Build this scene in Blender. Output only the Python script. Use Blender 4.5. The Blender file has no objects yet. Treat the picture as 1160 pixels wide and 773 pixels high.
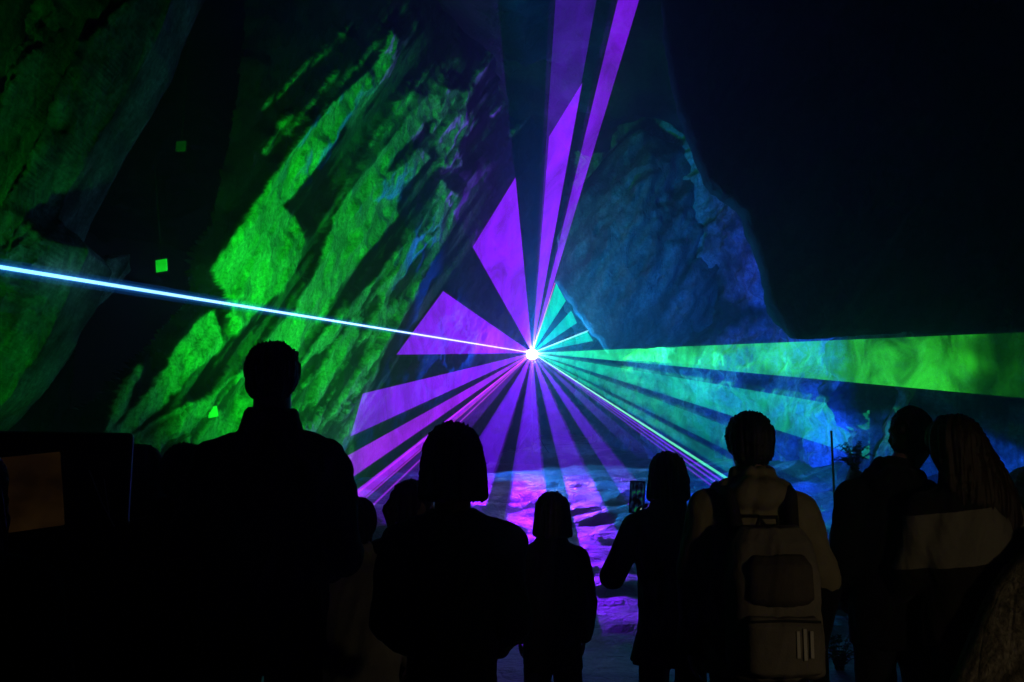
import bpy, bmesh, math, random
import numpy as np
from mathutils import Vector, Matrix, Euler, Quaternion, noise
from mathutils.bvhtree import BVHTree

random.seed(7); rng = np.random.default_rng(11)
scene = bpy.context.scene
COL = scene.collection
FPX, CX, CY, HORIZ, EYE = 967.0, 580.0, 386.5, 520.0, 1.51
PITCH = math.atan((HORIZ - CY) / FPX)
CAM = Vector((0, 0, EYE))

# ------------------------------------------------------------------ camera
cam_data = bpy.data.cameras.new('camera'); cam = bpy.data.objects.new('camera', cam_data)
COL.objects.link(cam); scene.camera = cam
cam.location = CAM; cam.rotation_euler = (math.pi / 2 + PITCH, 0, 0)
cam_data.sensor_width = 36; cam_data.lens = FPX / 1160 * 36
cam_data.clip_start = 0.05; cam_data.clip_end = 200
FWD = Vector((0, math.cos(PITCH), math.sin(PITCH))); UPV = Vector((0, -math.sin(PITCH), math.cos(PITCH)))
RIGHT = Vector((1, 0, 0))

def ray(px, py):
    return (FWD + RIGHT * ((px - CX) / FPX) + UPV * ((CY - py) / FPX))
def at(px, py, y):
    d = ray(px, py); return CAM + d * (y / d.y)
def project(P):                      # numpy (n,3) -> px, py
    v = P - np.array(CAM)
    c = v @ np.array(FWD); c = np.maximum(c, 0.05)
    return CX + FPX * (v[:, 0] / c), CY - FPX * (v @ np.array(UPV)) / c

# ------------------------------------------------------------------ tagging
def tag(o, label=None, cat=None, group=None, kind=None):
    if label: o['label'] = label
    if cat: o['category'] = cat
    if group: o['group'] = group
    if kind: o['kind'] = kind
    return o
def empty(name, loc=(0, 0, 0), rz=0.0):
    o = bpy.data.objects.new(name, None); COL.objects.link(o)
    o.location = loc; o.rotation_euler = (0, 0, rz); o.empty_display_size = .1
    return o
def link(name, me, mat, parent=None, smooth=True):
    o = bpy.data.objects.new(name, me); COL.objects.link(o)
    if mat: me.materials.append(mat)
    if smooth: me.polygons.foreach_set('use_smooth', [True] * len(me.polygons))
    if parent: o.parent = parent
    return o

# ------------------------------------------------------------------ materials
def nodes_of(m):
    m.use_nodes = True; nt = m.node_tree; nt.nodes.clear()
    out = nt.nodes.new('ShaderNodeOutputMaterial'); return nt, out
def N(nt, t, **kw):
    n = nt.nodes.new(t)
    for k, v in kw.items():
        if k.startswith('i_'): n.inputs[k[2:].replace('_', ' ')].default_value = v
        else: setattr(n, k, v)
    return n
def mat_rock(name, dark, pale, rough=.8, scale=1.0, spec=.05):
    """two-rock material: the mesh attribute 'pale' mixes dark shale into pale schist"""
    m = bpy.data.materials.new(name); nt, out = nodes_of(m); L = nt.links.new
    b = N(nt, 'ShaderNodeBsdfPrincipled'); L(b.outputs[0], out.inputs[0])
    at_ = N(nt, 'ShaderNodeAttribute', attribute_name='pale')
    tc = N(nt, 'ShaderNodeTexCoord')
    mp = N(nt, 'ShaderNodeMapping'); mp.inputs['Rotation'].default_value = (0, math.radians(32), math.radians(20)); mp.inputs['Scale'].default_value = (1.6, 1.6, .38)
    L(tc.outputs['Object'], mp.inputs[0])
    n1 = N(nt, 'ShaderNodeTexNoise'); n1.inputs['Scale'].default_value = 3.2 * scale; n1.inputs['Detail'].default_value = 9; n1.inputs['Roughness'].default_value = .68
    n1.inputs['Distortion'].default_value = .6
    L(mp.outputs[0], n1.inputs['Vector'])
    n2 = N(nt, 'ShaderNodeTexNoise'); n2.inputs['Scale'].default_value = 19 * scale; n2.inputs['Detail'].default_value = 10; n2.inputs['Roughness'].default_value = .7
    L(tc.outputs['Object'], n2.inputs['Vector'])
    r1 = N(nt, 'ShaderNodeMapRange'); r1.inputs['From Min'].default_value = .34; r1.inputs['From Max'].default_value = .66; r1.inputs['To Min'].default_value = .45; r1.inputs['To Max'].default_value = 1.3
    L(n1.outputs['Fac'], r1.inputs['Value'])
    r2 = N(nt, 'ShaderNodeMapRange'); r2.inputs['From Min'].default_value = .35; r2.inputs['From Max'].default_value = .65; r2.inputs['To Min'].default_value = .48; r2.inputs['To Max'].default_value = 1.4
    L(n2.outputs['Fac'], r2.inputs['Value'])
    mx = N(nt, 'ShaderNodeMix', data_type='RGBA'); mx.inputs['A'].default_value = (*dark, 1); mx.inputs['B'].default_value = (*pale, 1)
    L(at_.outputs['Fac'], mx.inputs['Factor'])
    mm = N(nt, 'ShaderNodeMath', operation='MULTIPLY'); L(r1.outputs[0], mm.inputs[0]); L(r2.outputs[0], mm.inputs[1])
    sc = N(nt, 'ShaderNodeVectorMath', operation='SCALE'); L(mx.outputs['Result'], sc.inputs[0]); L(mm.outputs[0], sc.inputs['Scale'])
    L(sc.outputs[0], b.inputs['Base Color'])
    b.inputs['Roughness'].default_value = rough; b.inputs['Specular IOR Level'].default_value = spec
    n3 = N(nt, 'ShaderNodeTexVoronoi', feature='DISTANCE_TO_EDGE'); n3.inputs['Scale'].default_value = 2.6 * scale; L(mp.outputs[0], n3.inputs['Vector'])
    vr = N(nt, 'ShaderNodeMapRange'); vr.inputs['From Max'].default_value = .06; L(n3.outputs['Distance'], vr.inputs['Value'])
    bp = N(nt, 'ShaderNodeBump'); bp.inputs['Strength'].default_value = 1.; bp.inputs['Distance'].default_value = .09
    ad = N(nt, 'ShaderNodeMath', operation='MULTIPLY_ADD'); ad.inputs[1].default_value = .35
    L(n2.outputs['Fac'], ad.inputs[0]); L(n1.outputs['Fac'], ad.inputs[2]); a3 = N(nt, 'ShaderNodeMath', operation='MULTIPLY_ADD'); a3.inputs[1].default_value = .10; L(vr.outputs[0], a3.inputs[0]); L(ad.outputs[0], a3.inputs[2]); L(a3.outputs[0], bp.inputs['Height'])
    L(bp.outputs[0], b.inputs['Normal'])
    return m
def mat_simple(name, col, rough=.7, spec=.3, metal=0., var=.25, scale=9., bump=.25, dist=.01, weave=0., sheen=0.):
    m = bpy.data.materials.new(name); nt, out = nodes_of(m); L = nt.links.new
    b = N(nt, 'ShaderNodeBsdfPrincipled'); L(b.outputs[0], out.inputs[0])
    tc = N(nt, 'ShaderNodeTexCoord'); n = N(nt, 'ShaderNodeTexNoise'); n.inputs['Scale'].default_value = scale; n.inputs['Detail'].default_value = 6
    L(tc.outputs['Object'], n.inputs['Vector'])
    r = N(nt, 'ShaderNodeMapRange'); r.inputs['From Min'].default_value = .3; r.inputs['From Max'].default_value = .7; r.inputs['To Min'].default_value = 1 - var; r.inputs['To Max'].default_value = 1 + var
    L(n.outputs['Fac'], r.inputs['Value'])
    sc = N(nt, 'ShaderNodeVectorMath', operation='SCALE'); sc.inputs[0].default_value = col; L(r.outputs[0], sc.inputs['Scale']); L(sc.outputs[0], b.inputs['Base Color'])
    b.inputs['Roughness'].default_value = rough; b.inputs['Specular IOR Level'].default_value = spec; b.inputs['Metallic'].default_value = metal
    if sheen: b.inputs['Sheen Weight'].default_value = sheen; b.inputs['Sheen Roughness'].default_value = .4
    n2 = N(nt, 'ShaderNodeTexNoise'); n2.inputs['Scale'].default_value = scale * 22; n2.inputs['Detail'].default_value = 2
    L(tc.outputs['Object'], n2.inputs['Vector'])
    bp = N(nt, 'ShaderNodeBump'); bp.inputs['Strength'].default_value = bump; bp.inputs['Distance'].default_value = dist
    L(n2.outputs['Fac'], bp.inputs['Height']); L(bp.outputs[0], b.inputs['Normal'])
    return m
def mat_emit(name, col, strength):
    m = bpy.data.materials.new(name); nt, out = nodes_of(m)
    e = N(nt, 'ShaderNodeEmission'); e.inputs[0].default_value = (*col, 1); e.inputs[1].default_value = strength
    nt.links.new(e.outputs[0], out.inputs[0]); return m
def mat_laser(name, strength, swirl=.35, wisp=.9):
    """light sheet in the haze: adds light to what lies behind it; colour and reach come from mesh attributes, wisps of thicker haze from noise"""
    m = bpy.data.materials.new(name); nt, out = nodes_of(m); L = nt.links.new
    e = N(nt, 'ShaderNodeEmission'); t = N(nt, 'ShaderNodeBsdfTransparent'); a = N(nt, 'ShaderNodeAddShader')
    L(e.outputs[0], a.inputs[0]); L(t.outputs[0], a.inputs[1]); L(a.outputs[0], out.inputs[0])
    c = N(nt, 'ShaderNodeAttribute', attribute_name='beam_colour'); L(c.outputs['Color'], e.inputs[0])
    g = N(nt, 'ShaderNodeAttribute', attribute_name='reach')
    tc = N(nt, 'ShaderNodeTexCoord')
    mp = N(nt, 'ShaderNodeMapping'); mp.inputs['Rotation'].default_value = (.3, math.radians(-38), .2); mp.inputs['Scale'].default_value = (1.5, .7, .55); L(tc.outputs['Object'], mp.inputs[0])
    n = N(nt, 'ShaderNodeTexNoise'); n.inputs['Scale'].default_value = wisp; n.inputs['Detail'].default_value = 8; n.inputs['Distortion'].default_value = 1.3; n.inputs['Roughness'].default_value = .62
    L(mp.outputs[0], n.inputs['Vector'])
    r = N(nt, 'ShaderNodeMapRange'); r.inputs['From Min'].default_value = .32; r.inputs['From Max'].default_value = .68; r.inputs['To Min'].default_value = 1 - swirl; r.inputs['To Max'].default_value = 1 + swirl
    L(n.outputs['Fac'], r.inputs['Value'])
    m1 = N(nt, 'ShaderNodeMath', operation='MULTIPLY'); L(g.outputs['Fac'], m1.inputs[0]); L(r.outputs[0], m1.inputs[1])
    m2 = N(nt, 'ShaderNodeMath', operation='MULTIPLY'); L(m1.outputs[0], m2.inputs[0]); m2.inputs[1].default_value = strength
    L(m2.outputs[0], e.inputs[1])
    m.cycles.emission_sampling = 'NONE'
    return m

# ------------------------------------------------------------------ numpy noise
_perm = rng.random((256, 256))
def vnoise(x, y, seed=0):
    xi = np.floor(x).astype(int); yi = np.floor(y).astype(int)
    fx = x - xi; fy = y - yi; fx = fx * fx * (3 - 2 * fx); fy = fy * fy * (3 - 2 * fy)
    xi += seed * 37; yi += seed * 91
    g = lambda a, b: _perm[a % 256, b % 256]
    return (g(xi, yi) * (1 - fx) + g(xi + 1, yi) * fx) * (1 - fy) + (g(xi, yi + 1) * (1 - fx) + g(xi + 1, yi + 1) * fx) * fy - .5
def fbm(x, y, o=5, seed=0, gain=.5):
    s = 0; a = 1.
    for k in range(o):
        s = s + a * vnoise(x * 2 ** k, y * 2 ** k, seed + k); a *= gain
    return s
def smooth(a, b, x):
    t = np.clip((x - a) / (b - a), 0, 1); return t * t * (3 - 2 * t)
def sdf_poly(px, py, poly):
    """signed distance (inside positive) of points to polygon"""
    P = np.array(poly, float); d = np.full(px.shape, 1e9); ins = np.zeros(px.shape, bool)
    for i in range(len(P)):
        a = P[i]; b = P[(i + 1) % len(P)]; e = b - a
        wx = px - a[0]; wy = py - a[1]
        t = np.clip((wx * e[0] + wy * e[1]) / (e @ e + 1e-9), 0, 1)
        d = np.minimum(d, np.hypot(wx - t * e[0], wy - t * e[1]))
        c = (a[1] > py) != (b[1] > py)
        xx = a[0] + (py - a[1]) * e[0] / (e[1] if abs(e[1]) > 1e-9 else 1e-9)
        ins ^= c & (px < xx)
    return np.where(ins, d, -d)

def grid_mesh(name, P, nu, nv, pale=None, flip=False, drop=None):
    i = np.arange(nu - 1)[:, None] * nv + np.arange(nv - 1)[None, :]
    q = np.stack([i, i + nv, i + nv + 1, i + 1], -1).reshape(-1, 4)
    if flip: q = q[:, ::-1]
    if drop is not None: q = q[~drop[q].all(1)]
    me = bpy.data.meshes.new(name)
    me.vertices.add(len(P)); me.vertices.foreach_set('co', P.astype(np.float32).ravel())
    me.loops.add(q.size); me.loops.foreach_set('vertex_index', q.astype(np.int32).ravel())
    me.polygons.add(len(q)); me.polygons.foreach_set('loop_start', np.arange(0, q.size, 4, dtype=np.int32))
    me.update(calc_edges=True); me.validate()
    if pale is not None:
        a = me.attributes.new('pale', 'FLOAT', 'POINT'); a.data.foreach_set('value', pale.astype(np.float32))
    return me

# ------------------------------------------------------------------ rock: left wall relief
def lerp_quad(nu, nv, A, B, h0, h1, lean, bow=0.):
    u = np.linspace(0, 1, nu)[:, None]; v = np.linspace(0, 1, nv)[None, :]
    A = np.array(A, float); B = np.array(B, float)
    z = h0 + (h1 - h0) * v + 0 * u
    x = A[0] + (B[0] - A[0]) * u + lean * z; y = A[1] + (B[1] - A[1]) * u + 0 * z
    P = np.stack([x, y, z], -1).reshape(-1, 3)
    t = np.array([B[0] - A[0], B[1] - A[1], 0]); ln = np.linalg.norm(t); t /= ln
    upv = np.array([lean, 0, 1.]); nrm = np.cross(t, upv); nrm /= np.linalg.norm(nrm)
    return P, nrm, (u * ln + 0 * v).ravel(), z.ravel()

LIT_STRIPS = [
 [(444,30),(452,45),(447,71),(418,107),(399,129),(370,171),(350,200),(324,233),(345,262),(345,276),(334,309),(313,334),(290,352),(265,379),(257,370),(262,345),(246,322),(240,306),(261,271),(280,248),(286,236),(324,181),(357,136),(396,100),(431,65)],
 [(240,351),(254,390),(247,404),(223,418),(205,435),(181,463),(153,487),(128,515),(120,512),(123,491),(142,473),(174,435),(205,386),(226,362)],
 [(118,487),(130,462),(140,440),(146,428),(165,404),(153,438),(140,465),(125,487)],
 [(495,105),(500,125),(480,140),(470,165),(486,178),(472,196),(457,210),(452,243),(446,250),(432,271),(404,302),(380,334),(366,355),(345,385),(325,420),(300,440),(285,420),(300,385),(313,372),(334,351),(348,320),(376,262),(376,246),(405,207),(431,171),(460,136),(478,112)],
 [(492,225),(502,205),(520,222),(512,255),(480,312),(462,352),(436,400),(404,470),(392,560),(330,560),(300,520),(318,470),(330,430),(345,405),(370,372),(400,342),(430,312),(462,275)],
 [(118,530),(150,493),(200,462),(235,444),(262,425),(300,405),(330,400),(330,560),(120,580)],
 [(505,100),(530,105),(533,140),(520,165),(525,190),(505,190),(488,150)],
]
SHADE_HOLES = [[(440,195),(447,178),(478,148),(474,165),(458,188)], [(205,440),(240,405),(262,392),(290,372),(292,410),(262,428),(235,452),(212,458)]]
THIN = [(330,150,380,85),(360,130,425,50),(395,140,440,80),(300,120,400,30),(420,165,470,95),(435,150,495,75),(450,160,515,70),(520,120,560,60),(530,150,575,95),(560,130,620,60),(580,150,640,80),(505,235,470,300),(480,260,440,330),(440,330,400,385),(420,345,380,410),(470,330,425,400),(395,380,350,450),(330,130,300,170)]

def strata(px, py):
    # image-aligned strata coords used as world coords of the bedding: along / across
    ax, ay = -.56, .83
    return px * ax + py * ay, px * ay - py * ax

def left_wall():
    nu, nv = 520, 360
    P, nrm, s, z = lerp_quad(nu, nv, (-5.9, 7.6), (.6, 23.5), -.5, 12.5, .13)
    P0 = P
    h = np.zeros(len(P))
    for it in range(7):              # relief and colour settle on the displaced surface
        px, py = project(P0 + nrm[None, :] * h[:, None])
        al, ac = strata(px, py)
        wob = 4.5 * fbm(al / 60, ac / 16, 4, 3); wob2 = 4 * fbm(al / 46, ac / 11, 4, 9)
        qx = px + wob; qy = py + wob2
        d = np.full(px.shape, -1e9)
        for poly in LIT_STRIPS: d = np.maximum(d, sdf_poly(qx, qy, poly))
        for poly in SHADE_HOLES: d = np.minimum(d, -sdf_poly(qx, qy, poly))
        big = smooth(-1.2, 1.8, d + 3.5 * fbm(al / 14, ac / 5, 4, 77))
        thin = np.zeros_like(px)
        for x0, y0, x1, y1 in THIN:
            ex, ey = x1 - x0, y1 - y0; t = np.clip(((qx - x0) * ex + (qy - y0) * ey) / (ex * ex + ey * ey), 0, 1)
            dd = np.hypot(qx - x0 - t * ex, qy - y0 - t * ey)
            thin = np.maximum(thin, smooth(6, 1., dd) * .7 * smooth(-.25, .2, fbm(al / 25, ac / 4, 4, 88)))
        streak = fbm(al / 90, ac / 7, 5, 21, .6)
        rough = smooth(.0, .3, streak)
        rz = smooth(-4, 8, sdf_poly(qx, qy, LIT_STRIPS[4])) + smooth(-4, 8, sdf_poly(qx, qy, LIT_STRIPS[5])) * .9 + smooth(-4, 8, sdf_poly(qx, qy, LIT_STRIPS[6])) * .9
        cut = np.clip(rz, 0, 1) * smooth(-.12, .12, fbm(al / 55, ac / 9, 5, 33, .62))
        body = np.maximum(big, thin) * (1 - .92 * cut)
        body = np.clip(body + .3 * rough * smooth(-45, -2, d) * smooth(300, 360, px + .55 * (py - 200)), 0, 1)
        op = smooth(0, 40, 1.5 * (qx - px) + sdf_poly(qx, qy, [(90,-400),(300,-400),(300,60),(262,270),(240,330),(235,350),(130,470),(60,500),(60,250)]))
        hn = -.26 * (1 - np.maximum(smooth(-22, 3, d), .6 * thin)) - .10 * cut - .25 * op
        hn = hn + (.22 * fbm(al / 80, ac / 20, 5, 40) + .12 * fbm(s * 2.2, z * 2.2, 5, 50))
        if it < 6: h = hn if it == 0 else .6 * h + .4 * hn
    P = P0 + nrm[None, :] * h[:, None]
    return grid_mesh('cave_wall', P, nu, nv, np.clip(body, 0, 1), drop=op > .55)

mat_left = mat_rock('rock_lit_shade_bands', (.004, .0045, .005), (.34, .35, .33))  # lit ribs painted pale, shaded recesses painted near black
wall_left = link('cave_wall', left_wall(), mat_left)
tag(wall_left, 'cave wall under green light, slanting ribs painted pale as if lit and recesses dark as shade', 'cave wall', kind='structure')

# ------------------------------------------------------------------ floor
def floor_z(x, y):
    z = 1.25 * smooth(6.5, 19, y) + .9 * smooth(19, 26, y)
    z = z + smooth(5.5, 8, y) * (.24 * fbm(x * .55, y * .9, 5, 60) + .10 * fbm(x * 1.6, y * 3.2, 5, 61))
    z = z + .75 * smooth(2.6, 7.5, np.abs(x - .3) - .1 * np.maximum(y - 8, 0) * 0) * smooth(6, 9, y)
    return z
def make_floor():
    nu, nv = 300, 420
    x = np.linspace(-14, 14, nu)[:, None] + np.zeros((1, nv)); y = np.linspace(-8, 32, nv)[None, :] + np.zeros((nu, 1))
    z = floor_z(x, y)
    pale = smooth(-.02, .12, fbm(x * .6, y * 1.5, 6, 70))
    return grid_mesh('floor', np.stack([x, y, z], -1).reshape(-1, 3), nu, nv, pale.ravel())
mat_floor = mat_rock('wet_floor_rock', (.016, .016, .02), (.30, .29, .29), rough=.35, scale=.8, spec=.5)
flo = link('floor', make_floor(), mat_floor)
tag(flo, 'uneven rock floor of the cavern rising towards the laser', 'floor', kind='structure')

# ------------------------------------------------------------------ right wall, back wall, ceiling, rear wall
def slab_wall(name, A, B, h0, h1, lean, nu, nv, amp, seed, paleamt, mat, label, kind='structure', flipn=1, extra=None):
    P, nrm, s, z = lerp_quad(nu, nv, A, B, h0, h1, lean)
    h = amp * fbm(s * .35 + z * .25, z * .5 - s * .2, 6, seed, .55) * 2 + amp * .35 * np.abs(fbm(s * .9 + z * .6, z * .35, 5, seed + 9)) * 2
    if extra is not None: P = P + extra(P, s, z)
    P = P + nrm[None, :] * (h * flipn)[:, None]
    pale = np.clip(paleamt * (1 + 2.2 * fbm(s * .8 + z * 1.1, z * 1.0 - s * .6, 6, seed + 20, .6)), 0, 1)
    me = grid_mesh(name, P, nu, nv, pale)
    o = link(name, me, mat); tag(o, label, 'cave wall', kind=kind); return o
mat_right = mat_rock('cave_rock', (.03, .03, .032), (.32, .32, .31), scale=.9)
mat_shaded = mat_rock('cave_rock_shaded', (.006, .006, .006), (.035, .035, .033), scale=.8)  # shade put into the colour: near-black copy of the cave rock
right_far = slab_wall('cave_wall', (2.4, 25), (6.4, 12.6), -.4, 12.5, -.04, 300, 260, .55, 100, .6, mat_right, 'pale rock face right of the laser washed in blue light')
right_near = slab_wall('cave_wall', (5.2, 13.6), (11, 8.2), -.4, 12, -.02, 300, 240, .42, 130, .55, mat_right, 'dark rock wall behind the embracing couple crossed by a green laser band', extra=lambda P, s, z: np.array([[.732, -.682, 0.]]) * (np.exp(-s * .9) * (1.1 * fbm(z * 1.1, s * 0 + 3.3, 5, 145) - .1))[:, None])
back = slab_wall('cave_wall', (-6, 27), (8, 27), -.4, 14, 0, 200, 200, .7, 160, .3, mat_shaded, 'dark rock end of the cavern behind the laser projector')
rear = slab_wall('cave_wall', (-13, -7), (13, -7), -.4, 12, 0, 90, 60, .5, 190, .2, mat_shaded, 'unlit rock wall behind the audience')
def make_ceiling():
    nu, nv = 160, 220
    x = np.linspace(-14, 14, nu)[:, None] + np.zeros((1, nv)); y = np.linspace(-8, 32, nv)[None, :] + np.zeros((nu, 1))
    z = 10.3 + 1.2 * fbm(x * .25, y * .25, 6, 210) * 2 - .5 * smooth(3, 9, np.abs(x))*3 + .04 * (y - 12)
    return grid_mesh('ceiling', np.stack([x, y, z], -1).reshape(-1, 3), nu, nv, np.clip(.3 + fbm(x, y, 5, 215), 0, 1).ravel())
tag(link('ceiling', make_ceiling(), mat_shaded), 'black rock roof of the cavern', 'ceiling', kind='structure')
side_l = slab_wall('cave_wall', (-12, -8), (-7.6, 12), -.4, 12, 0, 120, 80, .5, 230, .25, mat_shaded, 'dark side wall of the passage on the left')
side_r = slab_wall('cave_wall', (11.5, 9), (13, -8), -.4, 12, 0, 120, 80, .5, 240, .25, mat_shaded, 'dark side wall of the cavern on the right')

# ------------------------------------------------------------------ rock masses that are things (closed lumps)
def lump(name, outline, y0, thick, mat, label, cat, seed, res=90, pale=.4, bulge=.6, group=None, flat=False):
    """rock mass: outline placed at distance y0, swollen to a real thickness front and back"""
    px = np.array([p[0] for p in outline], float); py = np.array([p[1] for p in outline], float)
    x0, x1, ya, yb = px.min() - 8, px.max() + 8, py.min() - 8, py.max() + 8
    n1 = res; n2 = max(12, int(res * (yb - ya) / (x1 - x0)))
    n2 = min(n2, 2 * res)
    gx = np.linspace(x0, x1, n1)[:, None] + np.zeros((1, n2)); gy = np.linspace(ya, yb, n2)[None, :] + np.zeros((n1, 1))
    al, ac = strata(gx, gy)
    qx = gx + 4 * fbm(al / 40, ac / 12, 4, seed); qy = gy + 4 * fbm(al / 34, ac / 10, 4, seed + 3)
    d = sdf_poly(qx.ravel(), qy.ravel(), outline).reshape(gx.shape)
    hx = gx[1, 0] - gx[0, 0]; hy = gy[0, 1] - gy[0, 0]; dgx, dgy = np.gradient(d, hx, hy); gl = dgx ** 2 + dgy ** 2 + 1e-6
    mv = np.where(d < 0, -d / gl, 0.0); mvl = np.clip(mv, 0, 1.5 * max(hx, hy) / np.sqrt(gl)); gx = gx + dgx * mvl; gy = gy + dgy * mvl
    mpp = y0 / FPX
    prof = np.sqrt(np.clip(d * mpp / bulge, 0, 1)) * .7 + .3 * smooth(0, 1, d * mpp / (2.5 * bulge))
    if flat: prof = smooth(0, bulge, d * mpp)
    fx = .25 * thick * (fbm(al / 60, ac / 14, 5, seed + 6) + .5 * fbm(al / 14, ac / 8, 4, seed + 8))
    if flat: fx = fx + .22 * thick * (fbm(al / 160, ac / 22, 4, seed + 15) + .6 * fbm(al / 90, ac / 6, 4, seed + 16))
    bm = bmesh.new(); idx = {}
    X = lambda g, h, yy: at(g, h, y0)
    def vert(i, j, back):
        k = (i, j, back and d[i, j] > 0)
        if k not in idx:
            p = at(gx[i, j], gy[i, j], y0)
            off = thick * prof[i, j] * (1 if back else -.6) + (0 if back else fx[i, j] * prof[i, j])
            p.y += off
            if not back or d[i,j] <= 0: pass
            idx[k] = bm.verts.new(p)
        return idx[k]
    keep = d > -2.0
    for i in range(n1 - 1):
        for j in range(n2 - 1):
            if d[i, j] > 0 or d[i + 1, j] > 0 or d[i, j + 1] > 0 or d[i + 1, j + 1] > 0:
                for back in (False, True):
                    vs = [vert(i, j, back), vert(i + 1, j, back), vert(i + 1, j + 1, back), vert(i, j + 1, back)]
                    if len(set(vs)) < 4: continue
                    if back: vs.reverse()
                    try: bm.faces.new(vs)
                    except ValueError: pass
    bmesh.ops.recalc_face_normals(bm, faces=bm.faces)
    me = bpy.data.meshes.new(name); bm.to_mesh(me); bm.free()
    co = np.empty(len(me.vertices) * 3, np.float32); me.vertices.foreach_get('co', co); co = co.reshape(-1, 3)
    qx_, qy_ = project(co); al, ac = strata(qx_, qy_)
    pv = np.clip(pale * (1 + 2.0 * fbm(al / 70, ac / 12, 6, seed + 12, .6)), 0, 1)
    a = me.attributes.new('pale', 'FLOAT', 'POINT'); a.data.foreach_set('value', pv.astype(np.float32))
    o = link(name, me, mat); tag(o, label, cat, group); return o
SL = 'rock slabs at the left of the cavern'
lump('rock_slab', [(-160,-80),(78,-80),(40,60),(10,130),(-20,190),(-160,420)], 7.6, .8, mat_right, 'outermost dark slanting rock slab at the upper left corner', 'rock slab', 301, 120, .25, .14, SL, True)
lump('rock_slab', [(90,-80),(140,-80),(128,20),(92,90),(50,160),(8,235),(-60,330),(-160,470),(-160,425),(-18,195),(14,132),(46,60)], 7.4, .8, mat_right, 'dark rock slab between the two long cracks at the upper left', 'rock slab', 302, 140, .3, .14, SL, True)
lump('rock_slab', [(158,-80),(235,-80),(196,0),(172,55),(150,95),(110,160),(80,215),(66,250),(90,268),(102,282),(94,305),(70,350),(45,400),(5,455),(-60,520),(-150,520),(-60,345),(12,245),(62,165),(100,95),(138,25)], 7.7, .8, mat_right, 'long green tinged rock slab whose ragged foot reaches down the left edge', 'rock slab', 303, 160, .30, .14, SL, True)
lump('rock_slab', [(112,292),(148,288),(142,304),(124,330),(104,352),(78,388),(73,378),(96,338),(120,303)], 9.2, .5, mat_right, 'short thin rock splinter standing alone in the dark opening', 'rock slab', 304, 60, .8, .15, SL, True)
# overhang to the right of the laser
lump('rock_overhang', [(690,402),(668,376),(645,345),(626,318),(632,268),(655,214),(690,172),(725,148),(775,168),(806,220),(838,246),(900,262),(960,300),(930,386),(860,388),(780,391),(720,396)], 19.2, 2.2, mat_right, 'hazy teal rock mass hanging to the right of the laser', 'rock', 320, 130, .22, 1.2)
lump('rock_overhang', [(748,-80),(752,40),(772,135),(800,205),(842,243),(862,300),(866,318),(873,352),(905,384),(930,382),(1000,378),(1098,376),(1112,392),(1108,412),(1122,436),(1130,452),(1160,466),(1300,470),(1300,-80)], 12.2, 2.0, mat_shaded, 'rock bulge coloured black as if unlit, filling the upper right above the green band', 'rock', 330, 130, .35, .9)  # outline extended to cover the lit wall and dim the green band's end
# foreground rocks at the lower right
mat_moss = mat_rock('mossy_rock', (.07, .06, .025), (.5, .44, .34), scale=2.2)
lump('boulder', [(1080,790),(1096,745),(1112,705),(1128,668),(1150,640),(1190,600),(1260,600),(1260,840),(1080,840)], 3.05, .4, mat_moss, 'mossy boulder catching warm light at the lower right corner', 'boulder', 340, 90, .75, .25)
lump('boulder', [(1140,560),(1148,540),(1160,528),(1200,520),(1290,540),(1330,790),(1128,790),(1136,640),(1138,600)], 6.2, .6, mat_right, 'rounded boulder with a green rim at the right edge', 'boulder', 345, 70, .5, .2)

# ------------------------------------------------------------------ where things meet the rock
def bvh_all():
    bm = bmesh.new()
    for o in (wall_left, right_far, right_near, flo, back):
        bm.from_mesh(o.data)
    t = BVHTree.FromBMesh(bm); bm.free(); return t
BVH = bvh_all()
LASER = at(603, 400, 21.0)
def hit(px, py, fallback=14.0):
    d = ray(px, py).normalized()
    loc, n, i, dist = BVH.ray_cast(CAM, d, 80)
    return loc if loc is not None else at(px, py, fallback)

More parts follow.
